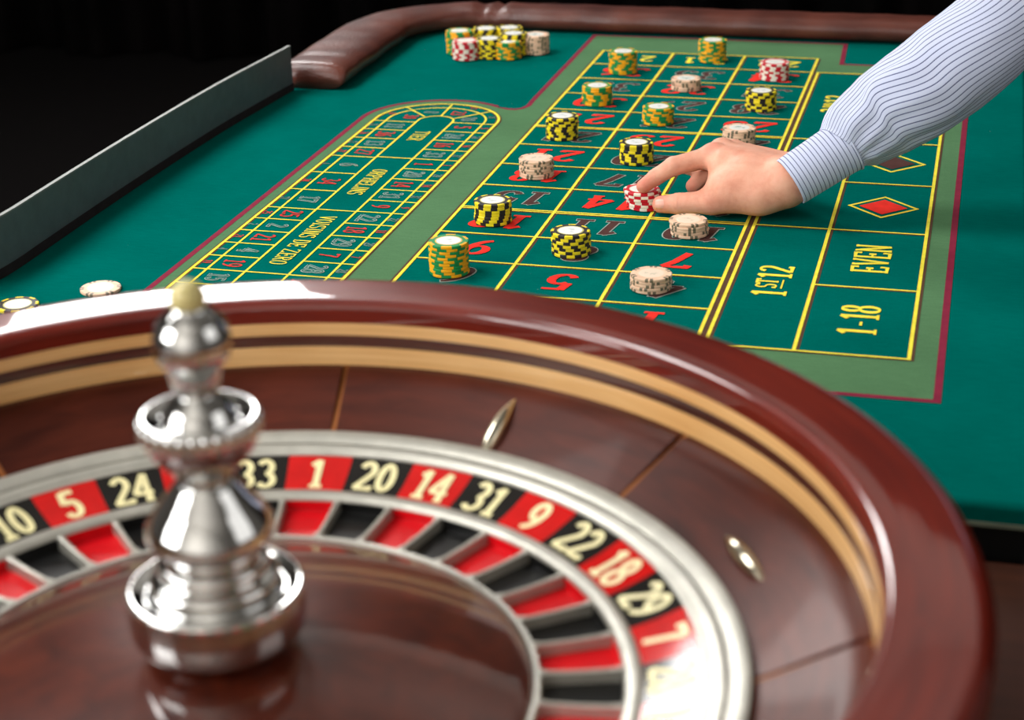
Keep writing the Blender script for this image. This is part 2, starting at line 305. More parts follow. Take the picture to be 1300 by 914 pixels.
# --- glyphs drawn with a broad pen: vertical strokes thick, horizontals thin
A = arcp
GL = {
 '0': [A(.27, .5, .18, .44, 90, 450, 26)], '1': [[(.09, .78), (.28, .95)], [(.28, .97), (.28, .03)], [(.11, .03), (.45, .03)]],
 '2': [A(.27, .71, .18, .24, 160, -25, 14)+[(.07, .05)], [(.05, .05), (.48, .05), (.49, .16)]],
 '3': [A(.25, .73, .17, .22, 150, -90, 14), A(.25, .27, .2, .24, 90, -155, 14)],
 '4': [[(.37, .02), (.37, .97)], [(.37, .97), (.03, .3)], [(.03, .3), (.52, .3)], [(.26, .03), (.48, .03)]],
 '5': [[(.46, .93), (.13, .93)], [(.13, .96), (.1, .54)], A(.26, .33, .19, .28, 135, -155, 16)],
 '6': [A(.27, .3, .18, .26, 90, 450, 22), A(.47, .3, .38, .64, 180, 100, 10)],
 '7': [[(.06, .8), (.07, .94), (.49, .94)], [(.48, .94), (.34, .6), (.22, .02)]], '8': [A(.27, .74, .15, .22, 90, 450, 20), A(.27, .27, .19, .25, 90, 450, 20)],
 '9': [A(.27, .7, .18, .26, 90, 450, 22), A(.07, .7, .38, .64, 0, -80, 10)], '-': [[(.14, .42), (.40, .42)]],
 'E': [[(.12, .02), (.12, .98)], [(.03, .97), (.45, .97), (.46, .8)], [(.12, .5), (.36, .5)], [(.36, .4), (.36, .6)], [(.03, .03), (.46, .03), (.48, .22)]],
 'V': [[(.06, .97), (.27, .03)], [(.27, .03), (.47, .97)], [(0, .97), (.16, .97)], [(.38, .97), (.54, .97)]],
 'N': [[(.09, .02), (.09, .97)], [(.08, .98), (.44, .02)], [(.45, .02), (.45, .97)], [(.01, .03), (.18, .03)], [(0, .97), (.12, .97)], [(.36, .97), (.54, .97)]],
 'S': [A(.26, .73, .17, .23, 30, 270, 14)+A(.26, .27, .19, .235, 90, -150, 14)[1:], [(.43, .97), (.43, .78)], [(.08, .03), (.08, .22)]],
 'T': [[(.27, .02), (.27, .97)], [(.03, .8), (.03, .97), (.51, .97), (.51, .8)], [(.16, .03), (.38, .03)]],
 'O': [A(.27, .5, .21, .46, 90, 450, 26)], 'I': [[(.16, .02), (.16, .98)], [(.05, .03), (.27, .03)], [(.05, .97), (.27, .97)]],
 'D': [[(.11, .02), (.11, .98)], [(.02, .97), (.2, .97)]+A(.2, .5, .27, .47, 90, -90, 14)+[(.02, .03)]],
 'Z': [[(.05, .8), (.06, .97), (.46, .97)], [(.45, .97), (.06, .03)], [(.05, .03), (.47, .03), (.48, .2)]],
 'R': [[(.11, .02), (.11, .98)], [(.02, .97), (.22, .97)]+A(.22, .74, .2, .23, 90, -90, 12)+[(.11, .51)], [(.25, .5), (.46, .03)], [(.02, .03), (.2, .03)], [(.4, .03), (.53, .03)]],
 'P': [[(.11, .02), (.11, .98)], [(.02, .97), (.22, .97)]+A(.22, .72, .22, .25, 90, -90, 12)+[(.11, .47)], [(.02, .03), (.22, .03)]],
 'H': [[(.11, .02), (.11, .98)], [(.44, .02), (.44, .98)], [(.11, .5), (.44, .5)], [(.02, .03), (.2, .03)], [(.02, .97), (.2, .97)], [(.35, .03), (.53, .03)], [(.35, .97), (.53, .97)]],
 'L': [[(.12, .02), (.12, .98)], [(.03, .97), (.22, .97)], [(.03, .03), (.46, .03), (.48, .24)]],
}
ADV = {'1': .52, 'I': .36, '-': .5, ' ': .3}
def text_w(txt): return sum(ADV.get(c, .58) for c in txt)
def glyphs(mb, txt, place, h, wx=1., pen=(.15, .06), grow=0., slant=0., adv=1.):
    """strokes centred on the origin in text space; place maps (x right, y up) to a world point"""
    tw = sum(ADV.get(c, .58) for c in txt)*adv; x = -tw/2
    for c in txt:
        for st in GL.get(c, []):
            pts = [((x+p[0]+slant*(p[1]-.5))*h*wx, (p[1]-.5)*h) for p in st]
            closed = len(st) > 15 and math.hypot(st[0][0]-st[-1][0], st[0][1]-st[-1][1]) < 1e-6
            if closed: pts = pts[:-1]
            else:
                def ext(a, b2, d): l = math.hypot(a[0]-b2[0], a[1]-b2[1]) or 1; return (a[0]+(a[0]-b2[0])/l*d, a[1]+(a[1]-b2[1])/l*d)
                if grow: pts = [ext(pts[0], pts[1], grow*.7)]+pts[1:-1]+[ext(pts[-1], pts[-2], grow*.7)]
            tmp = MB(); tmp.strip(pts, 0, 0, closed, pen=(pen[0]*h+2*grow, pen[1]*h+2*grow))
            up = mb.k*5e-6; mb.k += 1; q_ = [place(v[0], v[1]) for v in tmp.v]; mb.add([(v[0], v[1], v[2]+up) for v in q_], tmp.f)
        x += ADV.get(c, .58)*adv
    return mb
REDS = {1, 3, 5, 7, 9, 12, 14, 16, 18, 19, 21, 23, 25, 27, 30, 32, 34, 36}
for row in range(12):
    for col in range(3):
        n = row*3+1+(2-col); cx, cy = PX*(col+.5), PY*(row+.5)
        def pl(z): return lambda x, y: (cx-x, cy-y, z)
        kw = dict(h=.046, wx=1.22, pen=(.2, .1), slant=.12, adv=1.12)
        if n in REDS: fl(glyphs(MB(), str(n), pl(ZH), **kw), 'printed_number', MT['red_print'])
        else:
            fl(glyphs(MB(), str(n), pl(ZG), grow=.0013, **kw), 'printed_number_outline', MT['grey_print'])
            fl(glyphs(MB(), str(n), pl(ZH), **kw), 'printed_number', MT['brown_num'])
for col in range(3):
    cx, cy = PX*(col+.5), (Y12+YT)/2
    fl(glyphs(MB(), '2-1', lambda x, y: (cx-x, cy-y, ZH), .034, wx=1.2, pen=(.18, .1)), 'printed_text', MT['yellow'])
def side_text(txt, cx, cy, h, wx, **k): fl(glyphs(MB(), txt, lambda x, y: (cx-y, cy+x, ZH), h, wx, **k), 'printed_text', MT['yellow'])
side_text('1-18', (D1+D2)/2, PY*1, .036, 1.0, pen=(.17, .07)); side_text('EVEN', (D1+D2)/2, PY*3, .036, 1.0, pen=(.14, .07))
for row, od in ((2, 'ST'), (10, 'RD')):
    cy = PY*row; cx = (D0+D1)/2; dg = {'ST': '1', 'RD': '3'}[od]
    side_text(dg, cx, cy-.032, .034, 1.0, pen=(.17, .08)); side_text(od, cx-.0045, cy-.006, .021, 1.0, pen=(.16, .08)); side_text('12', cx, cy+.027, .034, 1.0, pen=(.17, .08))
    fl(MB().strip([(cx+.0105, cy-.018), (cx+.0105, cy+.006)], .0016, ZH), 'printed_underline', MT['yellow'])
for row, mt, nm in ((5, 'red_print', 'red'), (7, 'brown_num', 'dark brown')):
    cx, cy = (D1+D2)/2, PY*row
    fl(MB().poly([(cx-.026, cy), (cx, cy-.026), (cx+.026, cy), (cx, cy+.026)], ZH), 'printed_diamond', MT[mt], nm+' printed diamond')
    fl(MB().strip([(cx-.036, cy), (cx, cy-.036), (cx+.036, cy), (cx, cy+.036)], .0034, ZG, closed=True), 'diamond_outline', MT['yellow'])
def race_num(n, cx, cy, h):
    pen = (.125, .09)
    if n in REDS: fl(glyphs(MB(), str(n), lambda x, y: (cx+y, cy-x, ZH), h, .9, pen=pen), 'racetrack_number', MT['dull_red'])
    else:
        fl(glyphs(MB(), str(n), lambda x, y: (cx+y, cy-x, ZG), h, .9, pen=pen, grow=h*.03), 'racetrack_number', MT['grey_print'])
        fl(glyphs(MB(), str(n), lambda x, y: (cx+y, cy-x, ZH), h, .9, pen=(.07, .05)), 'racetrack_number_core', MT['felt'])
for k, n in enumerate([28, 7, 29, 18, 22, 9, 31, 14, 20, 1, 33, 16, 24, 5]):
    y = .094+P*(k+.5); race_num(n, -.089, y, .023); race_num(n, -.060, y, .0105)
for k, n in enumerate([19, 4, 21, 2, 25, 17, 34, 6, 27, 13, 36, 11]):
    y = (yLf[k]+yLf[k+1])/2; race_num(n, -.177, y, .023); race_num(n, -.2055, y, .0105)
for n, x, y in ((12, -.089, .0735), (15, -.177, .0735), (35, -.089, .032), (32, -.177, .032)): race_num(n, x, y, .022)
for n, x, y in ((30, -.170, .688), (8, -.150, .715), (23, -.113, .715), (10, -.092, .691)): race_num(n, x, y, .019)
for n, x, y in ((30, -.199, .7), (8, -.158, .748), (23, -.100, .745), (10, -.065, .705)): race_num(n, x, y, .0095)
for txt, yc, span in (('TIER', .602, .044), ('ORPHELINS', .405, .1), ('VOISINS DE ZERO', .198, .158)):
    h = .019; wx = span/(text_w(txt)*h)
    fl(glyphs(MB(), txt, lambda x, y: (RCX+y, yc-x, ZH), h, wx, pen=(.11, .05)), 'printed_text', MT['yellow'])

# --- leather rail and guard screen
def sweep(path, prof_fn, n):
    """path: list of (x,y); profile points (side, up) per station"""
    rows = []; m = len(path); Ls = 0; uvs = []
    for i in range(m):
        a = Vector(path[max(0, i-1)]); c = Vector(path[min(m-1, i+1)]); t = (c-a).normalized(); nr = Vector((t.y, -t.x))
        if i: Ls += (Vector(path[i])-Vector(path[i-1])).length
        pr = prof_fn(i, Ls); rows.append([(path[i][0]+nr.x*s_, path[i][1]+nr.y*s_, z) for s_, z in pr]); uvs += [(Ls, k/len(pr)) for k in range(len(pr))]
    return rows, uvs
RPX, RPY, RR = -.355, 1.240, .16
path = [(RPX, y) for y in np.linspace(.806, RPY-RR, 40)]+[(RPX+RR-RR*math.cos(a), RPY-RR+RR*math.sin(a)) for a in np.linspace(.05, PI/2, 26)]+[(x, RPY) for x in np.linspace(RPX+RR+.01, X1-.005, 80)]
tot = len(path); creases = [.60, .615]
def rail_prof(i, L):
    k = 1.0; e = min(1., (L+.001)/.016); endf = math.sqrt(max(0, 1-(1-e)**2)); e2 = 1.0
    cr = 1-.2*math.exp(-((L-.50)/.006)**2)-.16*math.exp(-((L-.525)/.005)**2)-.05*math.exp(-((L-.06)/.012)**2)+.012*math.sin(L*41)+.008*math.sin(L*97)
    hw = (.0520 if L < .25 else max(.0415, .0520-.0105*(L-.25)/.22))*(.86+.14*endf); h = .034*(.35+.65*endf)*cr; out = []
    for q in range(28):
        a = 2*PI*q/28; ca, sa = math.cos(a), math.sin(a)
        s_ = hw*math.copysign(abs(ca)**.7, ca)*(1+.02*math.sin(L*55)); z = .5*h+.5*h*math.copysign(abs(sa)**.75, sa)
        out.append((s_, max(.0004, z+.0006)))
    return out
rows, uvs = sweep(path, rail_prof, 28)
mb = MB(); mb.grid(rows, closed_u=True, uvs=uvs); n0 = len(mb.v); mb.f += [tuple(range(27, -1, -1)), tuple(range(n0-28, n0))]
part(mb, 'leather_rail', MT['leather'], smooth=True)
gp = [(-.377, .797), (-.383, .7), (-.389, .6), (-.392, .5), (-.3935, .38), (-.3935, .25), (-.392, .13), (-.391, .06), (-.394, .02), (-.405, -.015)]
def smoothp(p, n):
    out = []
    for i in range(len(p)-1):
        p0, p1, p2, p3 = p[max(0, i-1)], p[i], p[i+1], p[min(len(p)-1, i+2)]
        for j in range(n):
            t = j/n; out.append(tuple(.5*((2*p1[k])+(-p0[k]+p2[k])*t+(2*p0[k]-5*p1[k]+4*p2[k]-p3[k])*t*t+(-p0[k]+3*p1[k]-3*p2[k]+p3[k])*t**3) for k in (0, 1)))
    return out+[p[-1]]
gp = smoothp(gp, 6)
def rect_prof(w, z0, z1, off=0): return lambda i, L: [(off-w/2, z0), (off+w/2, z0), (off+w/2, z1), (off-w/2, z1)]
def swept(path, pf, name, mat, **k):
    r, u = sweep(path, pf, 4); m_ = MB(); m_.grid(r, closed_u=True, uvs=u); n_ = len(m_.v); q = len(r[0]); m_.f += [tuple(range(q-1, -1, -1)), tuple(range(n_-q, n_))]
    return part(m_, name, mat, **k)
swept(gp, rect_prof(.004, .010, .0605), 'guard_screen', MT['screen'])
swept(gp, rect_prof(.0046, .0607, .0625), 'guard_top_edge', MT['screen_edge'])
swept(gp, rect_prof(.0065, .0006, .0105), 'guard_skirt', MT['skirt'])

# ------------------------------------------------------------------ wooden shelf the wheel stands on
SZ = -.045
sh = empty('side_table', (.15, -.75, ZF), 'dark brown wooden stand under the roulette wheel at the table end', 'table')
part(MB().box(-.62, .98, -1.3, -.264, SZ-.035, SZ), 'top', MT['shelf_wood'], sh, (.15, -.75, ZF))
for x in (-.55, .91):
    for y in (-1.24, -.33): part(MB().box(x-.03, x+.03, y-.03, y+.03, ZF, SZ-.0355), 'leg', MT['shelf_wood'], sh, (.15, -.75, ZF))

# ------------------------------------------------------------------ roulette wheel: bowl
WC = (.1665, -.692); WL = (WC[0], WC[1], SZ)
BW = empty('roulette_bowl', WL, 'polished mahogany roulette wheel bowl with broad rim and maple inlay rings', 'roulette wheel')
def wp(mb, name, mat, **k): return rel(mb, (0, 0, SZ)).build(name, mat, BW, **k)
def arc2(cx, cz, r, a0, a1, n=8): return [(cx+r*math.cos(math.radians(a0+(a1-a0)*i/n)), cz+r*math.sin(math.radians(a0+(a1-a0)*i/n))) for i in range(n+1)]
rim = [(.3495, .1392), (.3495, .1475)]+arc2(.3565, .148, .007, 180, 95, 8)+[(.368, .1556), (.388, .1556)]+arc2(.3925, .1430, .0126, 89, 0, 12)+[(.4055, .125), (.401, .115), (.398, .09), (.38, .02), (.33, SZ+.01), (.30, SZ), (0.30, SZ+.03), (.345, .06), (.353, .10), (.353, .1392)]
wp(MB().lathe(rim, 192, closed=True), 'rim', MT['mahogany'], smooth=True, angle=50)
def ringp(r, z1, z0, mat, name): return wp(MB().lathe([(r, z1), (r-.0003, (z0+z1)/2), (r, z0), (.3528, z0), (.3528, z1)], 160, closed=True), name, mat, smooth=True, angle=40)
ringp(.3488, .1390, .1300, MT['maple'], 'upper_inlay_ring'); ringp(.3494, .1298, .1212, MT['mahogany_dark'], 'dark_inlay_ring'); ringp(.3486, .1210, .1068, MT['maple'], 'lower_inlay_ring')
apz = lambda r: .0780+(min(r, .3415)-.2855)*(.1066-.0780)/(.3415-.2855)
wp(MB().lathe([(.2850, apz(.285)-.0003), (.3500, apz(.35)-.0003), (.3500, .06), (.2850, .06)], 160, closed=True), 'joint_backing', MT['joint'], smooth=True, angle=30)
for k in range(8):
    a0 = math.radians(53.5+45*k+.42); a1 = math.radians(53.5+45*(k+1)-.42)
    rs = [.2862, .30, .315, .33, .3412, .3432, .3490]
    wp(MB().lathe([(r, apz(r)) for r in rs]+[(.349, apz(.349)-.0015), (.2862, apz(.2862)-.0015)], 24, a0, a1, cap=True, closed=True), 'apron_panel', MT['apron_wood'], smooth=True, angle=30)
wp(MB().lathe([(.2858, .0830), (.2856, .0840), (.2835, .0842), (.2750, .0806), (.2740, .0800), (.2738, .070), (.2858, .070)], 160, closed=True), 'steel_ring', MT['steel'], smooth=True, angle=40)
wp(MB().lathe([(.0, SZ+.002), (.30, SZ+.002), (.30, .02), (.29, .02), (.28, SZ+.01), (0, SZ+.01)], 96), 'bowl_base', MT['mahogany_dark'], smooth=True, angle=40)
def deflector(ang, radial):
    L, w, h = .031, .0062, .0085; rows = []
    for i in range(13):
        t = -1+2*i/12; s_ = max(.02, (1-abs(t)**2.2)); rows.append([(t*L, w*s_*math.cos(q), h*s_*max(0, math.sin(q))**.8-.0008) for q in np.linspace(0, PI, 9)])
    mb = MB(); mb.grid(rows); r0 = .306; a = math.radians(ang); sl = math.atan2(.1066-.0780, .3415-.2855)
    er = Vector((math.cos(a)*math.cos(sl), math.sin(a)*math.cos(sl), math.sin(sl))); et = Vector((-math.sin(a), math.cos(a), 0)); n = er.cross(et)
    ex, ey = (er, et) if radial else (et, -er); o = Vector((r0*math.cos(a), r0*math.sin(a), apz(r0)))
    mb.v = [tuple(o+ex*x+ey*y+n*z) for x, y, z in mb.v]; wp(mb, 'deflector', MT['brass'], smooth=True)
for k in range(8): deflector(76+45*k-(1.8 if k == 1 else 0), k % 2 == 0)

# ------------------------------------------------------------------ rotor
RO = empty('wheel_rotor', WL, 'roulette rotor with red and black numbered pockets and chrome turret, set in the bowl', 'roulette wheel')
def rp(mb, name, mat, parent=RO, **k): return rel(mb, (0, 0, SZ)).build(name, mat, parent, **k)
rp(MB().lathe([(.2726, .0700), (.2726, .0795), (.2718, .0800), (.2640, .0786), (.2634, .0779), (.2606, .0773), (.2604, .0700)], 160, closed=True), 'outer_steel_ring', MT['steel'], smooth=True, angle=40)
pz = lambda r: .0668+.20*(r-.2284)+3.55*(r-.2284)**2
rp(MB().lathe([(.2284, .0664), (.2276, .0676), (.2262, .0680), (.2195, .0668), (.2183, .0658), (.2180, .0640), (.2180, .0440), (.2205, .0440), (.2270, .0600)], 160, closed=True), 'inner_steel_ring', MT['steel'], smooth=True, angle=50)
rp(MB().lathe([(.1722, .0440), (.1722, .0628), (.1712, .0638), (.1694, .0636), (.1688, .0626), (.1688, .0440)], 128, closed=True), 'pocket_rim', MT['steel'], smooth=True, angle=40)
ORDER = [0, 32, 15, 19, 4, 21, 2, 25, 17, 34, 6, 27, 13, 36, 11, 30, 8, 23, 10, 5, 24, 16, 33, 1, 20, 14, 31, 9, 22, 18, 29, 7, 28, 12, 35, 3, 26]
st = 2*PI/37; i10 = ORDER.index(10); A0 = math.radians(142.7)   # the 10 | 5 border lies here
plate_mesh = {}; pocket_mesh = {}; sep_me = None
def rotz(o, a): o.rotation_euler = (0, 0, a); return o
for k, n in enumerate(ORDER):
    ce = A0+st/2-st*(k-i10); c = 'green' if n == 0 else ('red' if n in REDS else 'black')
    if c not in plate_mesh:
        pl_ = rp(MB().lathe([(.2602, pz(.2602)), (.2523, pz(.2523)), (.2444, pz(.2444)), (.2364, pz(.2364)), (.2284, pz(.2284)), (.2284, .0648), (.2602, .0742)], 6, -st/2+.0002, st/2-.0002, cap=True, closed=True), 'number_plate', MT['plate_'+c], smooth=True, angle=30); plate_mesh[c] = pl_.data
        po = rp(MB().lathe([(.2179, .0640), (.2177, .0640), (.2172, .0578), (.2166, .0572), (.1724, .0562), (.1724, .0540), (.2179, .0540)], 6, -st/2, st/2, cap=True, closed=True), 'pocket', MT['pocket_'+c]); pocket_mesh[c] = po.data
    else: pl_ = link('number_plate', plate_mesh[c], RO); po = link('pocket', pocket_mesh[c], RO)
    rotz(pl_, ce); rotz(po, ce); pl_['label'] = '%s number plate bearing the number %d' % (c, n)
    def plc(x, y):
        r = .2443+y*.955; return (r, -x, pz(r)+.0003)
    gm = rel(glyphs(MB(), str(n), plc, .0268, .92, pen=(.165, .14)), (0, 0, SZ)); go = flat_up(gm.build('numeral', MT['cream'], pl_)); go['label'] = 'cream numeral %d' % n
    if sep_me is None:
        rows = []
        for r, hw, zt in ((.1718, .0022, .0645), (.174, .0017, .0646), (.178, .0011, .0642), (.195, .0010, .0642), (.210, .0012, .0648), (.2176, .0016, .0656)):
            rows.append([(r, -hw*1.35, .0555), (r, -hw*1.35, zt-.0004), (r, 0, zt), (r, hw*1.35, zt-.0004), (r, hw*1.35, .0555)])
        m_ = MB(); m_.grid(rows); m_.f += [(0, 1, 2, 3, 4), tuple(len(m_.v)-1-i for i in range(5))]; se = rp(m_, 'pocket_separator', MT['steel']); sep_me = se.data
    else: se = link('pocket_separator', sep_me, RO)
    rotz(se, ce+st/2)
rp(MB().lathe([(.1686, .0440), (.1686, .0622), (.1660, .0640)]+[(r, .0640+(.166-r)*.30-(.166-r)**2*.80) for r in np.linspace(.16, .035, 16)]+[(.030, .0898), (.0, .0898)], 128), 'wooden_cone', MT['cone_wood'], smooth=True, angle=60)
rp(MB().lathe([(.1690, .0436), (.2270, .0436), (.2270, .040), (.15, .0), (.02, SZ+.0105), (0, SZ+.0105)], 96), 'rotor_underside', MT['mahogany_dark'], smooth=True, angle=40)
# turret: chrome base with stem, knurled collar, finial and an ivory tip
tb = [(.0, .0906), (.034, .0908), (.036, .0935)]+[(.036+.0115*math.sin(a), .106-.0115*math.cos(a)) for a in np.linspace(.3, PI/2, 8)]+[(.0478, .110), (.0478, .1235)]+arc2(.0458, .1250, .0020, 5, 95, 5)+[(.0430, .1262), (.0395, .1246), (.0368, .1240), (.0352, .1248), (.0345, .1262)]+arc2(.0305, .1300, .0048, -20, 95, 8)+[(.0285, .1362)]+arc2(.0265, .1400, .0042, -40, 90, 7)+[(.0240, .1452)]+arc2(.0232, .1480, .0030, -60, 80, 6)+[(.0222, .1520), (.0235, .1560)]
off = (-.0030, 0)
def tp(prof, name, mat, parent=RO, n=64, **k): m_ = MB().lathe(prof, n); m_.v = [(x+off[0], y, z) for x, y, z in m_.v]; return rp(m_, name, mat, parent, smooth=True, angle=55, **k)
TU = tp(tb, 'turret_base', MT['chrome'])
def rel0(prof): return prof
cone = [(.0225, .1545), (.0290, .1556)]+arc2(.0306, .1598, .0038, -80, 30, 8)+[(.0338, .1640), (.0322, .1668), (.0297, .1718), (.0252, .1775), (.0206, .1832), (.0170, .1878), (.0152, .1905), (.0120, .1910)]
def tsub(prof, name, mat, n=64):
    m_ = MB().lathe(prof, n); m_.v = [(x+off[0], y, z-SZ) for x, y, z in m_.v]; return m_.build(name, mat, TU, smooth=True, angle=55)
tsub(cone, 'turret_stem', MT['chrome'])
tsub([(.0146, .1908), (.0152, .1930), (.0178, .1972), (.0224, .2018), (.0262, .2064), (.0290, .2112), (.0306, .2165), (.0312, .2215), (.0312, .2262)]+arc2(.0296, .2266, .0016, 0, 95, 5)+[(.0275, .2276), (.0240, .2264), (.0208, .2258), (.0196, .2272), (.0186, .2305), (.0160, .2342), (.0125, .2374), (.0107, .2392)], 'collar', MT['chrome'])
m_ = MB()
for k in range(30):
    a = 2*PI*k/30; ca, sa = math.cos(a), math.sin(a); rows = []
    for rr_, z, kk in ((.0300, .2165, .3), (.0305, .2180, .9), (.0309, .2200, 1), (.0310, .2240, 1), (.0307, .2262, .9), (.0302, .2274, .4)):
        rows.append([((rr_+kk*.0021*math.cos(b))*ca-kk*.0027*math.sin(b)*sa+off[0], (rr_+kk*.0021*math.cos(b))*sa+kk*.0027*math.sin(b)*ca, z-SZ) for b in np.linspace(-PI/2, PI/2, 7)])
    m_.grid(rows)
m_.build('knurling', MT['chrome'], TU, smooth=True)
tsub([(.0108, .2390), (.0100, .2405), (.0100, .2420), (.0118, .2440), (.0132, .2465), (.0136, .2480)]+[(.0202*math.sin(a), .2682-.0202*math.cos(a)) for a in np.linspace(.80, 2.62, 16)]+[(.0098, .2868), (.0090, .2876), (.0, .2876)], 'finial', MT['chrome'])
tsub([(.0001, .2832), (.0060, .2838)]+[(.0094*math.sin(a), .2918-.0094*math.cos(a)) for a in np.linspace(.9, PI-.01, 12)], 'finial_tip', MT['ivory'], 32)

# ------------------------------------------------------------------ chips
CT = {'black': .0033, 'green': .0029, 'red': .0032, 'beige': .0029}
def chip_meshes(c):
    t = CT[c]; r = .020; bod, ins, lab, ring = CH[c]
    b0 = MB().lathe([(0, 0), (r-.0005, 0), (r, .0005), (r, t-.0005), (r-.0005, t), (0, t)], 40).build('poker_chip', bod, smooth=True, angle=40); me = b0.data; bpy.data.objects.remove(b0)
    m_ = MB(); secs = []
    if c == 'beige':
        for k in range(6): a = k*PI/3; secs += [(a-.2, a-.045), (a+.045, a+.2)]
    elif c == 'black': secs = [(k*PI/4-.21, k*PI/4+.21) for k in range(8)]
    elif c == 'green': secs = [(k*PI/3-.27, k*PI/3+.27) for k in range(6)]
    else: secs = [(k*PI/4-.2, k*PI/4+.2) for k in range(8)]
    ri = .0170 if c != 'beige' else .0160
    for a0, a1 in secs: m_.lathe([(ri, t+.00006), (r-.0005, t+.00006), (r+.00006, t-.0005), (r+.00006, .0005), (r-.0005, -.00002)], 4, a0, a1)
    i0 = m_.build('edge_inserts', ins); ime = i0.data; bpy.data.objects.remove(i0)
    l0 = MB().lathe([(0, .0), (.0120, .0), (.0122, -.0001)], 32).build('centre_label', lab); lme = l0.data; bpy.data.objects.remove(l0)
    g0 = MB().lathe([(.0121, t+.00006), (.0136, t+.00006)], 32).build('label_ring', ring); gme = g0.data; bpy.data.objects.remove(g0)
    return me, ime, lme, gme
CM = {c: chip_meshes(c) for c in CH}
MARKED = CM['beige'][2].copy(); MARKED.materials.clear(); MARKED.materials.append(inlay_mat('printed_chip_label', (244, 244, 236), .7))
CN = {'black': 'black and yellow', 'green': 'green and orange', 'red': 'red and white', 'beige': 'beige'}
ORD = ['lowest', 'second', 'third', 'fourth', 'fifth', 'sixth', 'seventh', 'eighth', 'ninth', 'tenth', 'eleventh']
def chip(c, x, y, z, a, label, group, top):
    me, ime, lme, gme = CM[c]; o = link('poker_chip', me, None, (x, y, z)); o.rotation_euler = (0, 0, a); tag(o, label, 'chip', group)
    i = link('edge_inserts', ime, o); i['kind'] = 'stuff'
    if top: link('label_ring', gme, o); link('centre_label', MARKED if c == 'beige' and not any(w in label for w in ('red 7', 'thumb', 'red 18')) else lme, o, (0, 0, CT[c]+.00016))
def world_of(u, v, z=0):
    d = RX*((u-650)/F_PX)+RY*((v-457)/F_PX)+RZ; t = (z-CAM.z)/d.z; return CAM+d*t
STACKS = [  # colour, centre column and front foot row in the photograph, count, lean per chip, where it stands
 ('beige', 826.5, 376.4, 5, (0, 0), 'stack in front of the red 7'), ('beige', 876, 305.6, 5, (-.0006, 0), 'low stack beside the thumb'),
 ('green', 571, 355.8, 11, (0, 0), 'tall stack nearest the wheel rim'), ('black', 626.3, 289.8, 7, (0, 0), 'stack on the red 12'),
 ('black', 725, 330.6, 7, (0, 0), 'stack on the black 8 square'), ('beige', 681.5, 230.5, 7, (0, 0), 'stack on the red 18'),
 ('black', 714, 180.6, 8, (0, 0), 'stack on the 24, left of grid'), ('black', 808, 212.4, 7, (0, 0), 'stack on the 20, above the index finger'),
 ('red', 819.5, 270.6, 6, (-.0008, 0), 'stack held by the finger and thumb'), ('beige', 937.5, 190.5, 7, (0, 0), 'stack behind the knuckles of the hand'),
 ('green', 835.5, 162, 7, (0, 0), 'stack on the black 26 square'), ('green', 758.3, 137, 8, (0, 0), 'stack between 30 and 33, left'),
 ('green', 790.8, 96.9, 10, (0, 0), 'stack on the red 36 square'), ('green', 904, 82, 10, (0, 0), 'stack farthest back, below the rail'),
 ('red', 982.5, 105.2, 7, (0, 0), 'stack on the red 34 square'), ('beige', 871, 118.8, 5, (0, 0), 'low stack on the red 32'),
 ('black', 965.5, 144, 7, (0, 0), 'stack at the 28 and 31, right side'), ('green', 584, 72.0, 11, (0, 0), 'tall stack at the rail corner'),
 ('black', 618, 66.5, 9, (0, 0), 'rear left stack at the rail'), ('black', 647, 65.5, 9, (0, 0), 'rear right stack at the rail'),
 ('black', 652, 73.2, 9, (0, 0), 'right middle stack at the rail'), ('red', 592, 79, 8, (0, 0), 'front left stack of the rail group'),
 ('black', 622, 77, 8, (0, 0), 'shaded middle stack at the rail'), ('green', 645, 77.9, 8, (0, 0), 'front right stack of the rail group'),
 ('beige', 680.5, 71.6, 9, (0, 0), 'rightmost stack of the rail group')]
for c, u, v, n, lean, where in STACKS:
    p = world_of(u, v); d = Vector((p.x-CAM.x, p.y-CAM.y)).normalized()*.0198; cx, cy = p.x+d.x, p.y+d.y; t = CT[c]; z = .0016
    a = random.random()*6
    for k in range(n):
        pos = 'topmost' if k == n-1 else ORD[k]
        a += random.choice((.02, .3, -.35, random.random()*3, random.random()*3, random.random()*3))
        chip(c, cx+lean[0]*k+random.uniform(-.0005, .0005), cy+random.uniform(-.0005, .0005), z+k*(t+.00012), a, '%s %s chip up, %s' % (pos, CN[c], where) if pos not in ('topmost', 'lowest') else '%s %s chip, %s' % (pos, CN[c], where), '%s chips, %s' % (CN[c], where), k == n-1)
for c, u, v, lab in (('beige', 127.5, 363.5, 'single beige chip with white centre lying on felt by the wheel rim'), ('black', 22, 385, 'single black and yellow chip lying on felt at the left edge')):
    p = world_of(u, v, .004); chip(c, p.x, p.y, .0002, .4, lab, None, True)

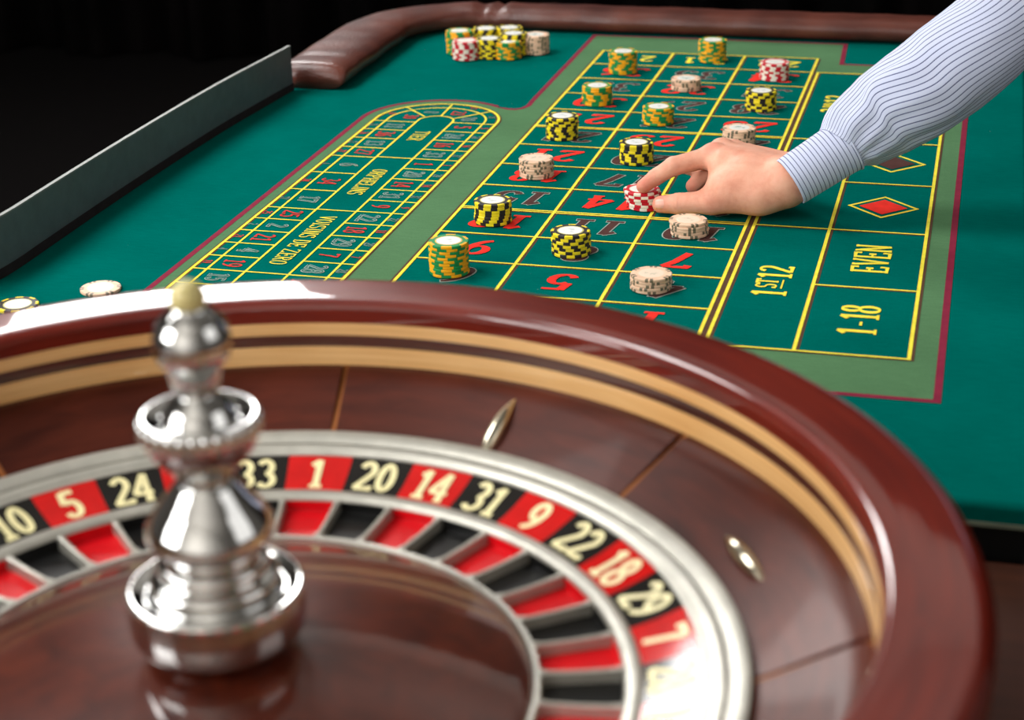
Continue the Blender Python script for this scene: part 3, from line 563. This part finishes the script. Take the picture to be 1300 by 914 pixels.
# ------------------------------------------------------------------ the croupier's arm
PS = empty('person', (.36, .36, 0), 'person in a blue striped shirt reaching over the table, right hand placing red chips', 'person')
PSL = (.36, .36, 0)
def Pw(u, v, z): return np.array(world_of(u, v, z))
imcp = Pw(906, 198, .057); ipip = Pw(855, 211, .049); idip = Pw(833, 224.5, .0365); itip = Pw(817, 236.5, .0285)
tcm = Pw(964, 247, .030); tmc = Pw(903, 256, .0205); tip_ = Pw(862, 258.5, .0155); ttip = Pw(839, 259.5, .0125)
W1 = Pw(1000, 229, .046); W2 = W1+np.array([.008, .030, -.004]); FA = Pw(1036, 210, .062); FA2 = FA+np.array([.003, .014, -.002])
mmcp = imcp+np.array([.006, .021, -.000]); rmcp = imcp+np.array([.016, .041, -.005]); lmcp = imcp+np.array([.029, .057, -.013])
mdip = Pw(896, 221, .034); mtip = Pw(880, 236, .0185); mpip = (mmcp+mdip)/2+np.array([-.030, .012, -.008])
rpip = rmcp+np.array([-.034, -.002, -.022]); rdip = rpip+np.array([.014, -.004, -.018]); rtip = rdip+np.array([.018, 0, -.003])
lpip = lmcp+np.array([-.026, -.002, -.017]); ldip = lpip+np.array([.011, -.003, -.014]); ltip = ldip+np.array([.014, 0, -.002])
palm = [(W1, imcp, .0190, .0118), (W1*.6+W2*.4, mmcp, .0185, .0118), (W2, rmcp, .0175, .0112), (W2, lmcp, .0165, .0105), (W1, FA, .0200, .0165), (W2, FA2, .0180, .0160),
        (W1+np.array([-.01, .01, -.010]), (imcp+rmcp)/2+np.array([.012, .004, -.015]), .016, .012), (W2+np.array([-.01, 0, -.010]), lmcp+np.array([.012, -.004, -.010]), .015, .012),
        (W1+np.array([-.004, -.002, -.006]), tcm, .0190, .0185), (tcm, tmc, .0185, .0125), (tcm+np.array([-.004, .012, .003]), Pw(917, 238, .036), .0170, .0115), (Pw(915, 212, .050), Pw(912, 246, .027), .0125, .0105),
        (Pw(945, 222, .048), Pw(930, 240, .034), .016, .015)]
fingers = [[(imcp, ipip, .0118, .0102), (ipip, idip, .0102, .0090), (idip, itip, .0090, .0078)], [(tmc, tip_, .0125, .0114), (tip_, ttip, .0112, .0094)],
           [(mmcp, mpip, .0118, .0098), (mpip, mdip, .0098, .0088), (mdip, mtip, .0092, .0082)], [(rmcp, rpip, .011, .0092), (rpip, rdip, .0092, .0082), (rdip, rtip, .0082, .0072)], [(lmcp, lpip, .0098, .0082), (lpip, ldip, .0082, .0074), (ldip, ltip, .0074, .0066)]]
def build_hand():
    vx = .0010; allp = np.array([p for s in palm for p in s[:2]]+[p for fch in fingers for s in fch for p in s[:2]])
    lo = allp.min(0)-.03; hi = allp.max(0)+.03; lo[2] = max(lo[2], -.004)
    dims = np.ceil((hi-lo)/vx).astype(int)+1
    ax = [lo[i]+vx*np.arange(dims[i]) for i in range(3)]
    G = np.stack(np.meshgrid(*ax, indexing='ij'), -1).astype(np.float32)
    def cone_d(s):
        a, b_, ra, rb_ = s; a = a.astype(np.float32); ba = (b_-a).astype(np.float32); L2 = float(ba@ba); h = np.clip(((G-a)@ba)/L2, 0, 1)
        q = G-a-h[..., None]*ba; return np.sqrt((q*q).sum(-1))-(ra+(rb_-ra)*h)
    def smin(a, b_, k): h = np.clip(.5+.5*(b_-a)/k, 0, 1); return b_*(1-h)+a*h-k*h*(1-h)
    d = None
    for s in palm: e = cone_d(s); d = e if d is None else smin(d, e, .017)
    for kn, rad in ((imcp+np.array([0, .0, .0022]), .0112), (mmcp+np.array([0, 0, .002]), .0108)):
        e = np.sqrt(((G-kn.astype(np.float32))**2).sum(-1))-rad; d = smin(d, e, .006)
    out = d
    for ch in fingers:
        e = None
        for s in ch: q = cone_d(s); e = q if e is None else smin(e, q, .003)
        out = np.minimum(out, smin(d, e, .007))
    # creases across the thumb and index joints
    def crease(c, axis, w, depth):
        nonlocal out
        t = (G-c.astype(np.float32))@axis.astype(np.float32); r2 = ((G-c.astype(np.float32))**2).sum(-1)
        out = out+depth*np.exp(-(t/w)**2)*np.exp(-r2/.016**2)
    tx = (ttip-tip_)/np.linalg.norm(ttip-tip_); ix = (ipip-imcp)/np.linalg.norm(ipip-imcp)
    for o_, dp in ((-.0065, .0005), (-.003, .0008), (.001, .0006), (.005, .0005)): crease(tip_+tx*o_, tx, .0010, dp)
    for o_ in (-.002, .002): crease(idip+0*ix, (itip-ipip)/np.linalg.norm(itip-ipip), .001, .0004)
    # surface nets
    sgn = out < 0; c8 = [sgn[i:sgn.shape[0]-1+i, j:sgn.shape[1]-1+j, k:sgn.shape[2]-1+k] for i in (0, 1) for j in (0, 1) for k in (0, 1)]
    cnt = sum(c.astype(np.int8) for c in c8); act = (cnt > 0) & (cnt < 8); idx = -np.ones(act.shape, int); cells = np.argwhere(act); idx[act] = np.arange(len(cells))
    acc = np.zeros((len(cells), 3)); num = np.zeros(len(cells)); I, J, K = cells.T
    corners = [(i, j, k) for i in (0, 1) for j in (0, 1) for k in (0, 1)]
    for a in range(8):
        for b_ in range(a+1, 8):
            ca, cb = np.array(corners[a]), np.array(corners[b_])
            if abs(ca-cb).sum() != 1: continue
            va = out[I+ca[0], J+ca[1], K+ca[2]]; vb = out[I+cb[0], J+cb[1], K+cb[2]]; m = (va < 0) != (vb < 0)
            t = np.where(m, va/(va-vb+1e-12), 0); pt = ca[None]+t[:, None]*(cb-ca)[None]; acc += np.where(m[:, None], pt, 0); num += m
    V = lo+(cells+acc/num[:, None])*vx; quads = []
    for axn in range(3):
        u_, w_ = (axn+1) % 3, (axn+2) % 3; n_ = np.array(out.shape); s0 = [slice(1, n_[q]-1) for q in range(3)]; s0[axn] = slice(0, n_[axn]-1); s1 = list(s0); s1[axn] = slice(1, n_[axn])
        A_ = sgn[tuple(s0)]; B_ = sgn[tuple(s1)]; e = np.argwhere(A_ != B_); off_ = np.ones(3, int); off_[axn] = 0; g = e+off_; inside = A_[tuple(e.T)]
        du = np.zeros(3, int); du[u_] = 1; dw = np.zeros(3, int); dw[w_] = 1
        q = np.stack([idx[tuple((g-du-dw).T)], idx[tuple((g-dw).T)], idx[tuple(g.T)], idx[tuple((g-du).T)]], 1); q[~inside] = q[~inside][:, ::-1]; quads.append(q)
    Q = np.concatenate(quads); Q = Q[(Q >= 0).all(1)]
    me = bpy.data.meshes.new('hand'); me.from_pydata([tuple(p) for p in (V-np.array(PSL))], [], [tuple(map(int, q)) for q in Q]); me.shade_smooth()
    red = np.zeros(len(V))
    for c, r, k in ((ttip, .012, .9), (tip_, .010, .5), (itip, .012, .8), (idip, .008, .4), (ipip, .009, .5), (imcp+np.array([0, -.004, .008]), .010, .7), (mtip, .012, .7), (tmc, .012, .35)):
        red = np.maximum(red, k*np.exp(-((V-c)**2).sum(1)/(r*r)))
    at = me.attributes.new('redness', 'FLOAT', 'POINT'); at.data.foreach_set('value', red.astype(np.float32)); me.materials.append(MT['skin'])
    h = link('hand', me, PS); sm_ = h.modifiers.new('smooth', 'SMOOTH'); sm_.iterations = 3; sm_.factor = .5; return h
build_hand()
def nail(c, ax_dir, up, L, wd, name):   # a small curved plate on the back of a fingertip
    ax_dir = ax_dir/np.linalg.norm(ax_dir); up = up-ax_dir*(up@ax_dir); up /= np.linalg.norm(up); sd = np.cross(ax_dir, up); rows = []
    for i in range(9):
        t = -1+2*i/8; wr = wd*(1-.35*max(0, abs(t)-.45)**1.2); rows.append([tuple(c+ax_dir*t*L+sd*math.sin(q)*wr+up*(math.cos(q)-1)*wr*.75-up*.0006*t*t) for q in np.linspace(-1.0, 1.0, 9)])
    m_ = MB(); m_.grid(rows); o = rel(m_, PSL).build(name, MT['nail'], PS, smooth=True); s_ = o.modifiers.new('thickness', 'SOLIDIFY'); s_.thickness = .0006; s_.offset = -1
tdir = ttip-tip_; view = np.array(CAM)-ttip; view /= np.linalg.norm(view); upn = view*.85+np.array([-.3, -.1, .10])
un = upn-tdir/np.linalg.norm(tdir)*(upn@tdir/np.linalg.norm(tdir)); un /= np.linalg.norm(un)
nail(ttip-tdir*.12+un*.0103, tdir, upn, .0062, .0068, 'thumbnail')

# sleeve and cuff: rings of points around the arm's centre line
def tube(cent, rad, n, fold, uvscale=1., rise=0.):
    rows = []; uvs = []; L = 0; m = len(cent)
    for i in range(m):
        a = cent[max(0, i-1)]; c = cent[min(m-1, i+1)]; t = (c-a)/np.linalg.norm(c-a); s_ = np.cross(t, [0, 0, 1.]); s_ /= np.linalg.norm(s_); u_ = np.cross(s_, t)
        if i: L += np.linalg.norm(cent[i]-cent[i-1])
        rows.append([tuple(cent[i]+(s_*math.cos(q)+u_*math.sin(q)*1.0)*rad[i]*(1+fold(q, L))) for q in np.linspace(PI, 3*PI, n, endpoint=False)])
        uvs += [(q*.046+rise*L, L) for q in np.linspace(0, 2*PI, n, endpoint=False)]
    return rows, uvs
def path3(pts, n):
    out = []; P_ = [np.array(p, float) for p in pts]
    for i in range(len(P_)-1):
        p0, p1, p2, p3 = P_[max(0, i-1)], P_[i], P_[i+1], P_[min(len(P_)-1, i+2)]
        for j in range(n): t = j/n; out.append(.5*((2*p1)+(-p0+p2)*t+(2*p0-5*p1+4*p2-p3)*t*t+(-p0+3*p1-3*p2+p3)*t**3))
    return out+[P_[-1]]
O1 = Pw(1003, 231, .047); O2 = Pw(1071, 187, .080); S1 = Pw(1084, 172, .091); S2 = Pw(1122, 145, .112); S3 = Pw(1160, 121, .134); S4 = Pw(1203, 89, .160); S5 = Pw(1262, 42, .200)
SH = np.array([.80, .52, .60])
def solid(o, th): s_ = o.modifiers.new('thickness', 'SOLIDIFY'); s_.thickness = th; s_.offset = -1; return o
cp = path3([O1, (O1+O2)/2, O2, O2+(O2-O1)*.05], 7); rr = np.interp(np.linspace(0, 1, len(cp)), [0, .08, .5, 1], [.0268, .0272, .0285, .0305])
rows, uvs = tube(cp, rr, 72, lambda q, L: .012*math.sin(2*q+L*30)+.006*math.sin(5*q))
m_ = MB(); n_ = 72; rows2 = [r+[r[0]] for r in rows]; uv2 = []
def seam_uv(uvs, n, rise=0.): 
    o_ = []
    for j in range(len(uvs)//n): r = uvs[j*n:(j+1)*n]; o_ += r+[(r[0][0]+2*PI*.046, r[0][1])]
    return o_
m_.grid(rows2, uvs=seam_uv(uvs, 72)); SLV_parent = PS
sp_ = path3([O2-(O2-O1)*.04, S1, S2, S3, S4, S5, S5+np.array([.035, .012, .05]), (S5+SH)/2+np.array([.04, 0, -.01]), SH], 16)
for _ in range(60):
    q_ = [sp_[0]]+[(sp_[i-1]+2*sp_[i]+sp_[i+1])/4 for i in range(1, len(sp_)-1)]+[sp_[-1]]; sp_ = q_
Lc = np.cumsum([0]+[np.linalg.norm(sp_[i]-sp_[i-1]) for i in range(1, len(sp_))]); Ls_ = lambda p: Lc[int(np.argmin([np.linalg.norm(q-p) for q in sp_]))]
rs = np.interp(Lc, [0, .004, Ls_(S1), Ls_(S2), Ls_(S3), Ls_(S4), Ls_(S5), Ls_(S5)+.08, Lc[-1]], [.0300, .0310, .0385, .0470, .0505, .0515, .0480, .052, .075])
def fold(q, L):
    g = math.exp(-L/.06)
    f_ = .05*g*math.sin(9*q+1.2*math.sin(3*q))*min(1, L/.012)
    f_ += .014*math.sin(2*q+L*22)*min(1, L/.05)+.009*math.sin(4*q-L*34+.8)*min(1, L/.04)+.004*math.sin(9*q+L*60)*min(1, L/.04)
    f_ += -.07*math.exp(-((q-2*PI-1.05-L*1.6)/.16)**2)*math.exp(-((L-.07)/.05)**2)+.03*math.exp(-((q-2*PI-.75-L*1.6)/.2)**2)*math.exp(-((L-.07)/.06)**2)-.04*math.exp(-((q-2*PI+.7+L*1.2)/.14)**2)*math.exp(-((L-.11)/.07)**2)
    return f_
rows, uvs = tube(sp_, rs, 120, fold, rise=.14)
sl = MB(); sl.grid([r+[r[0]] for r in rows], uvs=seam_uv(uvs, 120))
slo = solid(rel(sl, PSL).build('shirt_sleeve', MT['sleeve'], PS, smooth=True), .0008); slo['label'] = 'pale blue cotton sleeve with thin navy stripes'
co = solid(rel(m_, (0, 0, 0)).build('cuff', MT['cuff'], None, smooth=True), .0016); co.data.transform(Matrix.Translation(Vector(PSL)*-1)); co.parent = slo; co['label'] = 'buttoned shirt cuff striped along its edge'
